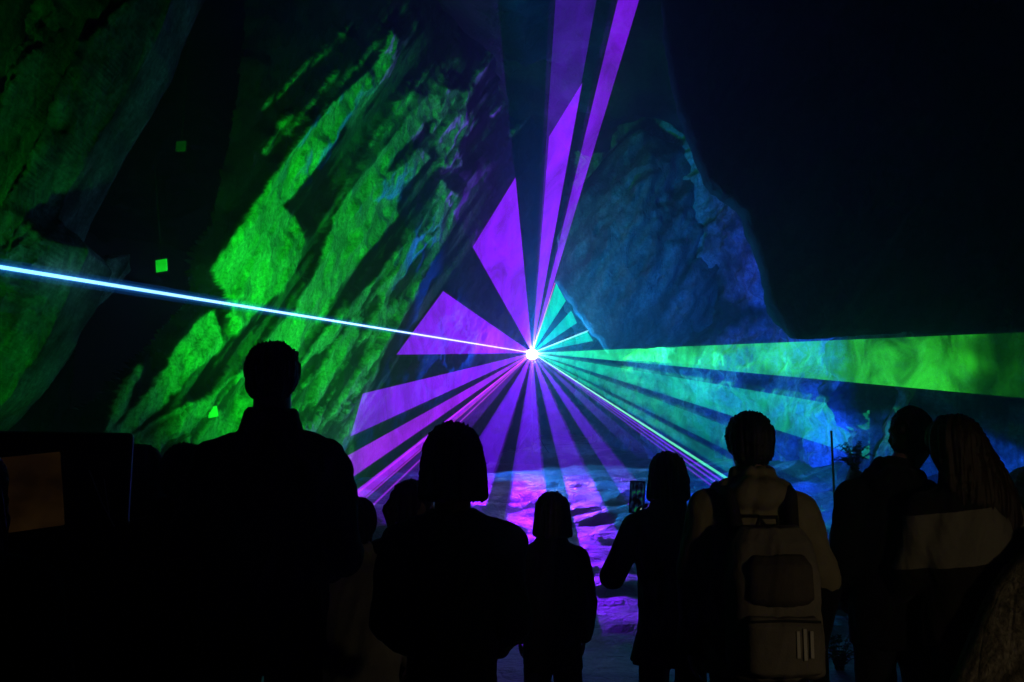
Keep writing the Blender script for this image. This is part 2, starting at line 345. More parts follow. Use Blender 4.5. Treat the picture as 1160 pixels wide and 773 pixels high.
# ------------------------------------------------------------------ lasers
PURPLE = (.235, .006, 1.0); BLUEV = (.13, .006, .9); MAGENTA = (.36, .004, .95); TEAL = (.0, .62, .40); GREEN = (.035, .80, .012); CYAN = (.22, .72, 1.0); PINK = (.85, .08, .75); WHITE = (.75, .95, 1.)
sheet_mat = mat_laser('laser_light_sheet', 1.4, .45, 1.1)
swirl_mat = mat_laser('laser_light_sheet_in_smoke', 1.0, .75, 1.5)
beam_mat = mat_laser('laser_beam_light', 1.0, .08, 2.)
def sheet(name, pts, col0, col1, g0, g1, label, group, mat=None, nr=40, fade=None):
    """pts: the world points along the far edge; a fan of light from the laser to that edge. g0/g1: brightness at source and far edge"""
    mat = mat or sheet_mat
    K = len(pts); bm = []
    verts = []; cols = []; gs = []
    for r in range(nr + 1):
        t = .012 + (1 - .012) * (r / nr)
        for k in range(K):
            p = LASER.lerp(pts[k], t); verts.append(tuple(p))
            w = t ** .7
            cols.append(tuple(col0[c] * (1 - w) + col1[c] * w for c in range(3)) + (1,))
            g = g0 * (1 - w) + g1 * w
            g += g0 * (1.6 * math.exp(-t * 16) + 7 * math.exp(-t * 36)); wh = min(1, 1.3 * math.exp(-t * 30)); cols[-1] = tuple(cols[-1][c] * (1 - wh) + (.6, .8, 1.)[c] * wh for c in range(3)) + (1,)
            if fade: g *= fade(t, k / (K - 1))
            gs.append(g)
    faces = [(r * K + k, r * K + k + 1, (r + 1) * K + k + 1, (r + 1) * K + k) for r in range(nr) for k in range(K - 1)]
    me = bpy.data.meshes.new(name); me.from_pydata(verts, [], faces); me.update()
    a = me.attributes.new('beam_colour', 'FLOAT_COLOR', 'POINT'); a.data.foreach_set('color', np.array(cols, np.float32).ravel())
    a = me.attributes.new('reach', 'FLOAT', 'POINT'); a.data.foreach_set('value', np.array(gs, np.float32))
    o = link(name, me, mat); tag(o, label, 'laser beam', group); return o
def edge_px(p0, p1, n=9, dist=None):
    out = []
    for k in range(n):
        t = k / (n - 1); px = p0[0] + (p1[0] - p0[0]) * t; py = p0[1] + (p1[1] - p0[1]) * t
        out.append(at(px, py, dist[0] + (dist[1] - dist[0]) * t) if dist else hit(px, py))
    return out
GP = 'purple laser fans around the projector'; GG = 'green laser fans right of the projector'
endfade = lambda t, k: 1 - .45 * float(smooth(.9, 1., np.array(t)))
sheet('laser_fan', edge_px((502,330),(449,402), 9, (16.6,15.3)), PURPLE, PURPLE, .80, .62, 'broad purple laser fan left of the projector crossed by the cyan beam', GP)
sheet('laser_fan', edge_px((535.5,280),(584,201), 9, (17.2,17.6)), PURPLE, PURPLE, .8, .72, 'purple laser fan rising steeply left of the dark vertical gap', GP)
sheet('laser_fan', edge_px((622,155),(659.6,94), 7, (15.0,15.0)), PURPLE, PURPLE, .8, .66, 'purple laser fan rising nearly straight up above the projector', GP)
sheet('laser_fan', edge_px((700,0),(724,0), 5, (13.6,13.6)), PURPLE, PURPLE, .85, .42, 'narrow purple laser fan leaning right at the top of the picture', GP)
sheet('laser_fan', edge_px((632,-40),(683,-40), 7, (13.5,13.5)), PURPLE, (.12,.01,.8), .10, .2, 'faint violet laser fan fading up towards the roof', GP)
sheet('laser_fan', edge_px((411,446),(397,494.5), 7, (14.2,13.8)), PURPLE, PURPLE, .8, .6, 'purple laser fan below the cyan beam ending on the green rock', GP)
sheet('laser_fan', edge_px((389,519),(393,545), 6, (13.2,13.0)), MAGENTA, MAGENTA, .75, .55, 'magenta laser fan sloping down to the tall man', GP)
sheet('laser_fan', edge_px((398,560),(407,568), 4, (12.6,12.6)), MAGENTA, MAGENTA, .8, .6, 'slim magenta laser fan just under the wider magenta one', GP)
sheet('laser_fan', edge_px((409,572),(440,600), 5), PURPLE, (.12,.01,.7), .30, .12, 'dim violet laser fan above the bob haired woman', GP)
def down(x0, x1, yb): return edge_px((603 + x0 * (yb - 400), yb), (603 + x1 * (yb - 400), yb), 6)
F = lambda t, k: 1 - .8 * t
sheet('laser_fan', down(-.63, -.325, 600), BLUEV, BLUEV, .42, .16, 'violet laser fan spreading down left over the floor', GP)
sheet('laser_fan', down(-.17, .08, 610), BLUEV, BLUEV, .46, .18, 'violet laser fan pointing straight down at the child', GP)
sheet('laser_fan', down(.24, .45, 560), BLUEV, BLUEV, .42, .12, 'violet laser fan pointing down right of the child', GP)
sheet('laser_fan', down(.63, .80, 545), BLUEV, BLUEV, .36, .07, 'slim violet laser fan pointing down towards the phone', GP)
sheet('laser_fan', down(1.0, 1.2, 520), PURPLE, (.05,.02,.6), .4, .05, 'faint violet laser fan next to the green beam', GP)
# green / teal
RK = (18.3, 18.0)
sheet('laser_fan', edge_px((630,321),(641,341), 6, RK), TEAL, TEAL, 1.0, .75, 'small teal laser fan at the upper right of the projector', GG)
sheet('laser_fan', edge_px((647,352),(653.5,366), 6, RK), TEAL, TEAL, .95, .75, 'small teal laser fan above the short white beam', GG)
sheet('laser_fan', edge_px((665,375.5),(672,386.5), 6, RK), TEAL, TEAL, .9, .75, 'small teal laser fan under the short white beam', GG)
def rightf(s0, s1, xr, n=10): return edge_px((xr, 400 + s0 * (xr - 603)), (xr, 400 + s1 * (xr - 603)), n)
def rightd(s0, s1, xr, dd, n=10): return edge_px((xr, 400 + s0 * (xr - 603)), (xr, 400 + s1 * (xr - 603)), n, dd)
g1f = lambda t, k: (1 - .85 * float(smooth(.915, .955, np.array(t + .010 * math.sin(k * 9)))))
sheet('laser_fan', rightd(-.042, .092, 1170, (10.2, 10.0), 14), TEAL, GREEN, .95, .46, 'long green laser fan reaching across to the right edge', GG, swirl_mat, 90, g1f)
sheet('laser_fan', rightf(.17, .315, 985, 14), TEAL, (.01,.55,.2), .9, .33, 'green laser fan passing above the man with the backpack', GG, swirl_mat, 70)
sheet('laser_fan', rightd(.375, .50, 835, (12.5, 12.3), 8), TEAL, (.0,.5,.25), .8, .26, 'green laser fan ending at the head of the man with the backpack', GG, swirl_mat, 60)
sheet('laser_fan', rightd(.54, .61, 830, (12.5, 12.3), 6), TEAL, (.0,.4,.25), .7, .2, 'slim teal laser fan just above the green beam', GG, swirl_mat, 60)

def beam(name, end, r0, r1, col0, col1, g0, g1, label, group=None, halo=()):
    ax = (end - LASER); ln = ax.length; ax.normalize()
    s = ax.orthogonal().normalized(); t_ = ax.cross(s); nr, ns = 24, 8
    V = []; C_ = []; G_ = []
    for r in range(nr + 1):
        t = .004 + .996 * r / nr; rad = r0 + (r1 - r0) * t
        for k in range(ns):
            a = 2 * math.pi * k / ns
            V.append(tuple(LASER + ax * ln * t + (s * math.cos(a) + t_ * math.sin(a)) * rad))
            C_.append(tuple(col0[c] * (1 - t) + col1[c] * t for c in range(3)) + (1,)); G_.append(g0 * (1 - t) + g1 * t)
    Fc = [(r * ns + k, r * ns + (k + 1) % ns, (r + 1) * ns + (k + 1) % ns, (r + 1) * ns + k) for r in range(nr) for k in range(ns)]
    Fc += [tuple(range(ns))[::-1], tuple(nr * ns + k for k in range(ns))]
    for hr, hg in halo:                                        # light scattered just round the beam
        o0 = len(V)
        for r in range(nr + 1):
            t = .004 + .996 * r / nr; rad = (r0 + (r1 - r0) * t) * hr
            for k in range(ns):
                an_ = 2 * math.pi * k / ns; V.append(tuple(LASER + ax * ln * t + (s * math.cos(an_) + t_ * math.sin(an_)) * rad))
                C_.append((.02, .25, 1., 1)); G_.append(hg)
        Fc += [(o0 + r * ns + k, o0 + r * ns + (k + 1) % ns, o0 + (r + 1) * ns + (k + 1) % ns, o0 + (r + 1) * ns + k) for r in range(nr) for k in range(ns)]
    me = bpy.data.meshes.new(name); me.from_pydata(V, [], Fc); me.update()
    a = me.attributes.new('beam_colour', 'FLOAT_COLOR', 'POINT'); a.data.foreach_set('color', np.array(C_, np.float32).ravel())
    a = me.attributes.new('reach', 'FLOAT', 'POINT'); a.data.foreach_set('value', np.array(G_, np.float32))
    o = link(name, me, beam_mat); tag(o, label, 'laser beam', group); return o
GB = 'thin laser beams from the projector'
beam('laser_beam', at(-60, 293, 6.4), .010, .016, (.9,.7,1.), CYAN, .9, .95, 'bright cyan laser beam running to the left edge', GB, ((1.7, .16), (2.8, .06), (4.5, .025)))
beam('laser_beam', at(666, 375, 18.2), .013, .017, WHITE, (.3,.9,.9), .9, .45, 'short white laser beam ending on the hanging rock', GB)
beam('laser_beam', at(628.5, 321, 18.3), .012, .014, WHITE, PINK, .7, .4, 'short pale pink laser beam beside the small teal fan', GB)
def slope_end(s, xr, dd): return at(xr, 400 + s * (xr - 603), dd)
beam('laser_beam', slope_end(.645, 850, 9.5), .010, .016, (.5,1.,.8), (.05,.8,.3), .8, .5, 'green laser beam running down to the backpack man', GB)
for s_, w_, lb in ((.675, .34, 'violet laser beam closest under the green beam'), (.705, .26, 'violet laser beam second below the green beam'), (.74, .18, 'faint violet laser beam lowest below the green beam')):
    beam('laser_beam', slope_end(s_, 842, 9.5), .007, .012, PURPLE, PURPLE, w_ * 1.4, w_, lb, GB)
for s_, w_, lb in ((.80, .55, 'pink laser beam topmost of those running to the tall man'), (.87, .42, 'pink laser beam in the middle of those running to the tall man'), (.955, .4, 'pink laser beam lowest of those running to the tall man')):
    beam('laser_beam', slope_end(-s_, 405, 11.5), .008, .012, PINK, MAGENTA, w_, w_ * .8, lb, GB)

# ------------------------------------------------------------------ laser projector on a stand
def bm_obj(name, bm, mat, parent=None, smooth=False):
    bmesh.ops.recalc_face_normals(bm, faces=bm.faces)
    me = bpy.data.meshes.new(name); bm.to_mesh(me); bm.free(); return link(name, me, mat, parent, smooth)
def box_bm(sx, sy, sz, c=(0, 0, 0), bev=.01, bm=None, rot=None):
    bm = bm or bmesh.new(); r = bmesh.ops.create_cube(bm, size=1)
    vs = r['verts']
    M = Matrix.Translation(c) @ (rot or Matrix()) @ Matrix.Diagonal((sx, sy, sz, 1))
    bmesh.ops.transform(bm, matrix=M, verts=vs)
    if bev:
        es = list({e for v in vs for e in v.link_edges})
        bmesh.ops.bevel(bm, geom=es, offset=bev, segments=2, affect='EDGES', profile=.5)
    return bm
def tube_bm(pts, r, n=10, bm=None, r1=None):
    bm = bm or bmesh.new(); rings = []
    for i, p in enumerate(pts):
        p = Vector(p); a = Vector(pts[max(i - 1, 0)]); b = Vector(pts[min(i + 1, len(pts) - 1)])
        d = (b - a).normalized(); s = d.orthogonal().normalized() if i == 0 else (s_ - d * s_.dot(d)).normalized(); s_ = s
        t = d.cross(s); rr = r if r1 is None else r + (r1 - r) * i / (len(pts) - 1)
        rings.append([bm.verts.new(p + (s * math.cos(2 * math.pi * k / n) + t * math.sin(2 * math.pi * k / n)) * rr) for k in range(n)])
    for i in range(len(rings) - 1):
        for k in range(n): bm.faces.new((rings[i][k], rings[i][(k + 1) % n], rings[i + 1][(k + 1) % n], rings[i + 1][k]))
    bm.faces.new(rings[0][::-1]); bm.faces.new(rings[-1]); return bm
M_black = mat_simple('black_metal', (.02, .02, .022), .5, .4)
M_white = mat_emit('laser_aperture', (.8, .95, 1.), 60)
lp = empty('laser_projector', LASER + Vector((0, .42, -.12)))
tag(lp, 'black laser projector whose dazzling white aperture throws all the beams', 'laser projector')
bm_obj('housing', box_bm(.36, .5, .22, (0, .14, .12), .02), M_black, lp)
b_ = bmesh.new(); bmesh.ops.create_uvsphere(b_, u_segments=20, v_segments=12, radius=.13)
bmesh.ops.scale(b_, vec=(1, .5, 1), verts=b_.verts); bmesh.ops.translate(b_, vec=(0, -.13, .12), verts=b_.verts)
ap = bm_obj('aperture', b_, M_white, lp, True); ap.data.materials[0].cycles.emission_sampling = 'NONE'
bm_obj('bracket', tube_bm([(-.22, .14, .14), (-.22, .14, -.06), (.22, .14, -.06), (.22, .14, .14)], .015), M_black, lp)
st = empty('tripod_stand', (LASER.x, LASER.y + .56, float(floor_z(np.array(LASER.x), np.array(LASER.y + .56)))))
tag(st, 'tall black tripod stand carrying the laser projector', 'stand')
hgt = LASER.z - .18 - st.location.z
bm_obj('pole', tube_bm([(0, 0, .3), (0, 0, hgt)], .022), M_black, st)
for k in range(3):
    a = k * 2.094 + .5
    bm_obj('leg', tube_bm([(0, 0, .75), (.55 * math.cos(a), .55 * math.sin(a), 0.0)], .014), M_black, st)

# small square plates on the rock
M_plate = mat_simple('pale_plate', (.6, .6, .58), .5, .3, var=.12); M_plate_dim = mat_simple('plate_shaded', (.05, .05, .05), .6, .3, var=.1)  # darker copy stands in for weak light on the two dim plates
for px, py, w, lab, dd in ((183, 301, .16, 'bright green lit square plate hanging in the dark opening', 10.2), (241, 467, .15, 'bright square plate on the rock left of the tall man', 0), (205, 166, .15, 'square plate darkened as if barely lit, high above the dark opening', 10.8), (1021, 288, .16, 'square plate darkened as if barely lit, high on the dark right rock', 11.4)):
    p = at(px, py, dd) if dd else hit(px, py) - ray(px, py).normalized() * .12
    o = empty('wall_plate', p); tag(o, lab, 'plate', 'square plates on the cave rock')
    o.rotation_euler = (.08, random.uniform(-.25, .25), -.25 if px < 600 else .3)
    bm_obj('panel', box_bm(w, .012, w * .95, (0, 0, 0), .004), M_plate if py > 295 else M_plate_dim, o)
    bm_obj('wire', tube_bm([(0, .01, 0), (0, .01, 7.5 - p.z if dd else .25)], .003, 6), M_black, o)

# pole and fern clump seen against the blue wall
pp = at(945, 575, 9.0); pz = float(floor_z(np.array(pp.x), np.array(pp.y)))
M_post_lit = mat_simple('post_lit_green', (.30, .42, .12), .5)  # green light on the post put into its base colour
po = empty('marker_post', (pp.x, pp.y, pz)); tag(po, 'slender post coloured green as if lit, standing before the blue lit rock', 'post')
bm_obj('shaft', tube_bm([(0, 0, 0), (.01, 0, at(945, 488, 9.0).z - pz)], .012), M_post_lit, po)
bm_obj('foot', tube_bm([(0, 0, 0), (0, 0, .05)], .09, 14), M_black, po)
M_leaf = mat_simple('leaf_green', (.06, .11, .03), .6, .3)
def fern(px, py, y, scale, label, n=26):
    b = at(px, py, y); b.z = b.z if py < 600 else float(floor_z(np.array(b.x), np.array(b.y))) - .01; o = empty('fern', b); tag(o, label, 'fern')
    st_ = bmesh.new(); lf = bmesh.new()
    for k in range(n):
        a = random.uniform(0, 6.28); sp = random.uniform(.12, .34) * scale; hh = random.uniform(.18, .5) * scale
        pts = [Vector((math.cos(a) * sp * t, math.sin(a) * sp * t, hh * math.sin(t * 2.0) )) for t in (0, .25, .5, .75, 1.)]
        tube_bm(pts, .006 * scale, 5, st_, .002)
        for i in range(1, 5):
            for sd in (-1, 1):
                d = (pts[i] - pts[i - 1]).normalized(); s = d.cross(Vector((0, 0, 1))).normalized() * sd
                for q in (.2, .6, 1.):
                    p = pts[i - 1].lerp(pts[i], q); L_ = .075 * scale * (1.15 - .2 * i)
                    v = [lf.verts.new(p), lf.verts.new(p + s * L_ * .5 + d * .012 * scale), lf.verts.new(p + s * L_ + d * .03 * scale - Vector((0, 0, .02 * scale))), lf.verts.new(p + s * L_ * .5 - d * .012 * scale)]
                    lf.faces.new(v)
    bm_obj('stalk', st_, M_leaf, o); bm_obj('frond', lf, M_leaf, o)
    return o
fern(969, 534, 8.4, .62, 'tuft of fern on the rock left of the embracing couple')
fern(945, 640, 6.4, .5, 'low fern clump by the floor between backpack and couple')
rk = lump('boulder', [(930,690),(938,625),(955,560),(966,528),(985,540),(1010,600),(1020,700)], 8.6, .5, mat_right, 'pointed rock carrying the tuft of fern', 'boulder', 350, 50, .5, .2)
# yellowish post between the backpack man and the couple
yp = at(928, 770, 4.6); M_yel = mat_simple('wood_lit_yellow', (.42, .36, .05), .6)  # wood coloured yellow to stand in for the light on it
yo = empty('barrier_post', (yp.x, yp.y, 0)); tag(yo, 'wooden barrier post coloured as if lit yellow, beside the man with the backpack', 'post')
bm_obj('shaft', box_bm(.085, .085, at(928, 684, 4.6).z, (0, 0, at(928, 684, 4.6).z / 2), .012), M_yel, yo)
bm_obj('foot', box_bm(.22, .22, .03, (0, 0, .016), .008), M_black, yo)

# ------------------------------------------------------------------ display cabinet on the left
cb = at(48, 600, 2.75); cab = empty('display_cabinet', (cb.x - .14, 2.95, 0), .52)
tag(cab, 'tall black display cabinet with a dim brown screen at the left edge', 'cabinet')
M_cab = mat_simple('black_lacquer', (.010, .010, .011), .55, .3)
def brown_screen():
    m = bpy.data.materials.new('dim_brown_screen'); nt, out = nodes_of(m); L = nt.links.new; m.cycles.emission_sampling = 'NONE'
    e = N(nt, 'ShaderNodeEmission'); L(e.outputs[0], out.inputs[0]); tc = N(nt, 'ShaderNodeTexCoord')
    n = N(nt, 'ShaderNodeTexNoise'); n.inputs['Scale'].default_value = 2.4; n.inputs['Detail'].default_value = 6; L(tc.outputs['Generated'], n.inputs['Vector'])
    r = N(nt, 'ShaderNodeValToRGB'); el = r.color_ramp.elements; el[0].position = .35; el[0].color = (.003, .0014, .0006, 1); el[1].position = .7; el[1].color = (.009, .0044, .0013, 1)
    L(n.outputs['Fac'], r.inputs[0]); L(r.outputs[0], e.inputs[0]); return m
M_brown = brown_screen()
top = at(60, 488, 2.85).z
bm_obj('carcass', box_bm(.60, .42, top, (0, .2, top / 2), .02), M_cab, cab)
scr = bm_obj('screen', box_bm(.30, .014, .25, (-.07, -.030, top - .21), .004, rot=Matrix.Rotation(-.12, 4, 'Y')), M_brown, cab)
bm_obj('bezel', box_bm(.40, .012, .36, (-.07, -.018, top - .21), .005), M_black, cab)
M_red = mat_emit('red_indicator', (1., .08, .02), .6)
b_ = bmesh.new(); bmesh.ops.create_uvsphere(b_, u_segments=10, v_segments=8, radius=.004); bmesh.ops.translate(b_, vec=(.02, -.012, top - .50), verts=b_.verts)
bm_obj('indicator_lamp', b_, M_red, cab, True)
M_cord = mat_simple('pale_cord', (.6, .6, .65), .5)
c0 = at(101, 533, 2.7); c1 = at(130, 597, 2.7); c2 = at(118, 543, 2.7)
co_ = empty('hanging_cord', c0); tag(co_, 'thin pale cord hanging in two strands beside the cabinet', 'cord')
bm_obj('strand', tube_bm([Vector((0, 0, 0)), (c1 - c0) * .5 + Vector((.0, 0, -.012)), c1 - c0], .0022, 6), M_cord, co_)
bm_obj('strand', tube_bm([c2 - c0, at(121, 565, 2.7) - c0, at(124, 583, 2.7) - c0], .0018, 6), M_cord, co_)
# ------------------------------------------------------------------ people
def cap(bm, p0, r0, p1, r1, n=14, flat=1.0, side=None):
    """closed tapered capsule; flat < 1 squeezes it along the axis 'side'"""
    p0 = Vector(p0); p1 = Vector(p1); d = p1 - p0; ln = max(d.length, 1e-5); d.normalize()
    s = (Vector(side) - d * d.dot(Vector(side))).normalized() if side is not None else d.orthogonal().normalized()
    t = d.cross(s); prof = []
    for k in range(5): a = -math.pi / 2 + k * math.pi / 8; prof.append((p0 + d * (r0 * math.sin(a)), r0 * math.cos(a)))
    for k in range(5): a = k * math.pi / 8; prof.append((p1 + d * (r1 * math.sin(a)), r1 * math.cos(a)))
    rings = []
    for c, r in prof:
        r = max(r, 1e-4)
        rings.append([bm.verts.new(c + s * (math.cos(2 * math.pi * k / n) * r * flat) + t * (math.sin(2 * math.pi * k / n) * r)) for k in range(n)])
    for i in range(len(rings) - 1):
        for k in range(n): bm.faces.new((rings[i][k], rings[i][(k + 1) % n], rings[i + 1][(k + 1) % n], rings[i + 1][k]))
    bm.faces.new(rings[0][::-1]); bm.faces.new(rings[-1])
def ell(bm, c, r, rot=None):
    q = bmesh.ops.create_uvsphere(bm, u_segments=24, v_segments=16, radius=1)
    M = Matrix.Translation(c) @ (rot.to_matrix().to_4x4() if rot else Matrix()) @ Matrix.Diagonal((*r, 1))
    bmesh.ops.transform(bm, matrix=M, verts=q['verts'])
def loft(bm, rings, n=28, e=2.3):
    """rings: (z, rx, ry, cx, cy) superellipse cross sections"""
    R = []
    for z, rx, ry, cx_, cy_ in rings:
        row = []
        for k in range(n):
            a = 2 * math.pi * k / n; c, s = math.cos(a), math.sin(a)
            row.append(bm.verts.new((cx_ + rx * math.copysign(abs(c) ** (2 / e), c), cy_ + ry * math.copysign(abs(s) ** (2 / e), s), z)))
        R.append(row)
    for i in range(len(R) - 1):
        for k in range(n): bm.faces.new((R[i][k], R[i][(k + 1) % n], R[i + 1][(k + 1) % n], R[i + 1][k]))
    bm.faces.new(R[0][::-1]); bm.faces.new(R[-1])
def solid(name, bm, vox, mat, parent, smooth_it=4, folds=None, xf=None):
    bmesh.ops.recalc_face_normals(bm, faces=bm.faces)
    if xf is not None: bmesh.ops.transform(bm, matrix=xf, verts=bm.verts)
    me = bpy.data.meshes.new(name); bm.to_mesh(me); bm.free()
    o = bpy.data.objects.new(name, me); COL.objects.link(o)
    r = o.modifiers.new('r', 'REMESH'); r.mode = 'VOXEL'; r.voxel_size = vox
    if smooth_it:
        s = o.modifiers.new('s', 'SMOOTH'); s.iterations = smooth_it; s.factor = .5
    dg = bpy.context.evaluated_depsgraph_get(); ev = bpy.data.meshes.new_from_object(o.evaluated_get(dg))
    o.modifiers.clear(); o.data = ev; bpy.data.meshes.remove(me); ev.name = name
    if folds:
        nv = len(ev.vertices); co = np.empty(nv * 3, np.float32); ev.vertices.foreach_get('co', co); co = co.reshape(-1, 3)
        no = np.empty(nv * 3, np.float32); ev.vertex_normals.foreach_get('vector', no); no = no.reshape(-1, 3)
        d = folds(co)
        co = co + no * d[:, None]; ev.vertices.foreach_set('co', co.ravel()); ev.update()
    ev.materials.clear(); ev.materials.append(mat)
    ev.polygons.foreach_set('use_smooth', [True] * len(ev.polygons)); o.parent = parent
    return o
def cloth_folds(amp, seed, k=1.0):
    def f(co):
        x, y, z = co[:, 0], co[:, 1], co[:, 2]; a = np.arctan2(y, x)
        w = fbm(z * 7 * k + 1.5 * np.sin(a * 2) + seed, a * 1.6 + x * 3, 4, seed) + .6 * fbm(z * 3 + x * 9, z * 9 - x * 7 + y * 5, 4, seed + 5)
        return (amp * w).astype(np.float32)
    return f
def hair_folds(amp, seed):
    def f(co):
        a = np.arctan2(co[:, 1], co[:, 0]); return (amp * (fbm(a * 16, co[:, 2] * 2.5, 4, seed) + .5 * fbm(a * 40, co[:, 2] * 6, 3, seed + 2))).astype(np.float32)
    return f
M_skin = mat_simple('skin', (.30, .17, .11), .5, .35, var=.08)
M_hair = mat_simple('dark_hair', (.012, .009, .008), .45, .4, scale=30)
M_hairb = mat_simple('brown_hair', (.035, .02, .012), .45, .4, scale=30)
M_shoe = mat_simple('shoe_leather', (.015, .013, .012), .5)
M_denim = mat_simple('dark_denim', (.015, .018, .028), .85, scale=14)
def cloth(name, c, **kw): return mat_simple(name, c, .9, .15, var=.2, scale=7, bump=.4, dist=.004, sheen=.08, **kw)

def hand_bm(bm, wrist, d, n, side, k=1.0, curl=.5):
    """palm and five fingers; d: direction of the hand, n: palm normal, side: +1 thumb towards d x n"""
    d = Vector(d).normalized(); n = Vector(n); n = (n - d * d.dot(n)).normalized(); s = d.cross(n) * side; w = Vector(wrist)
    kn = [w + d * .088 * k * q + s * o_ * k for o_, q in ((.030, .96), (.010, 1.), (-.010, .97), (-.029, .90))]
    for p in kn: cap(bm, w + (p - w) * .08, .013 * k, p, .0115 * k, 8)
    for p, L_, r in zip(kn, (.072, .080, .074, .058), (.0088, .009, .0088, .0078)):
        dd = d.copy(); q = p
        for j, f in enumerate((.45, .32, .25)):
            ang_ = curl * (.45 + .5 * j); v = (d * math.cos(ang_) + n * math.sin(ang_)); q2 = q + v * L_ * f * k
            cap(bm, q, r * k * (1 - .08 * j), q2, r * k * (.92 - .08 * j), 8); q = q2
    b0 = w + s * .020 * k + d * .022 * k
    b1 = b0 + (s * .75 + d * .62 + n * .25).normalized() * .042 * k; b2 = b1 + (s * .25 + d * .9 + n * .35).normalized() * .034 * k
    cap(bm, b0, .013 * k, b1, .0105 * k, 8); cap(bm, b1, .0105 * k, b2, .0085 * k, 8)

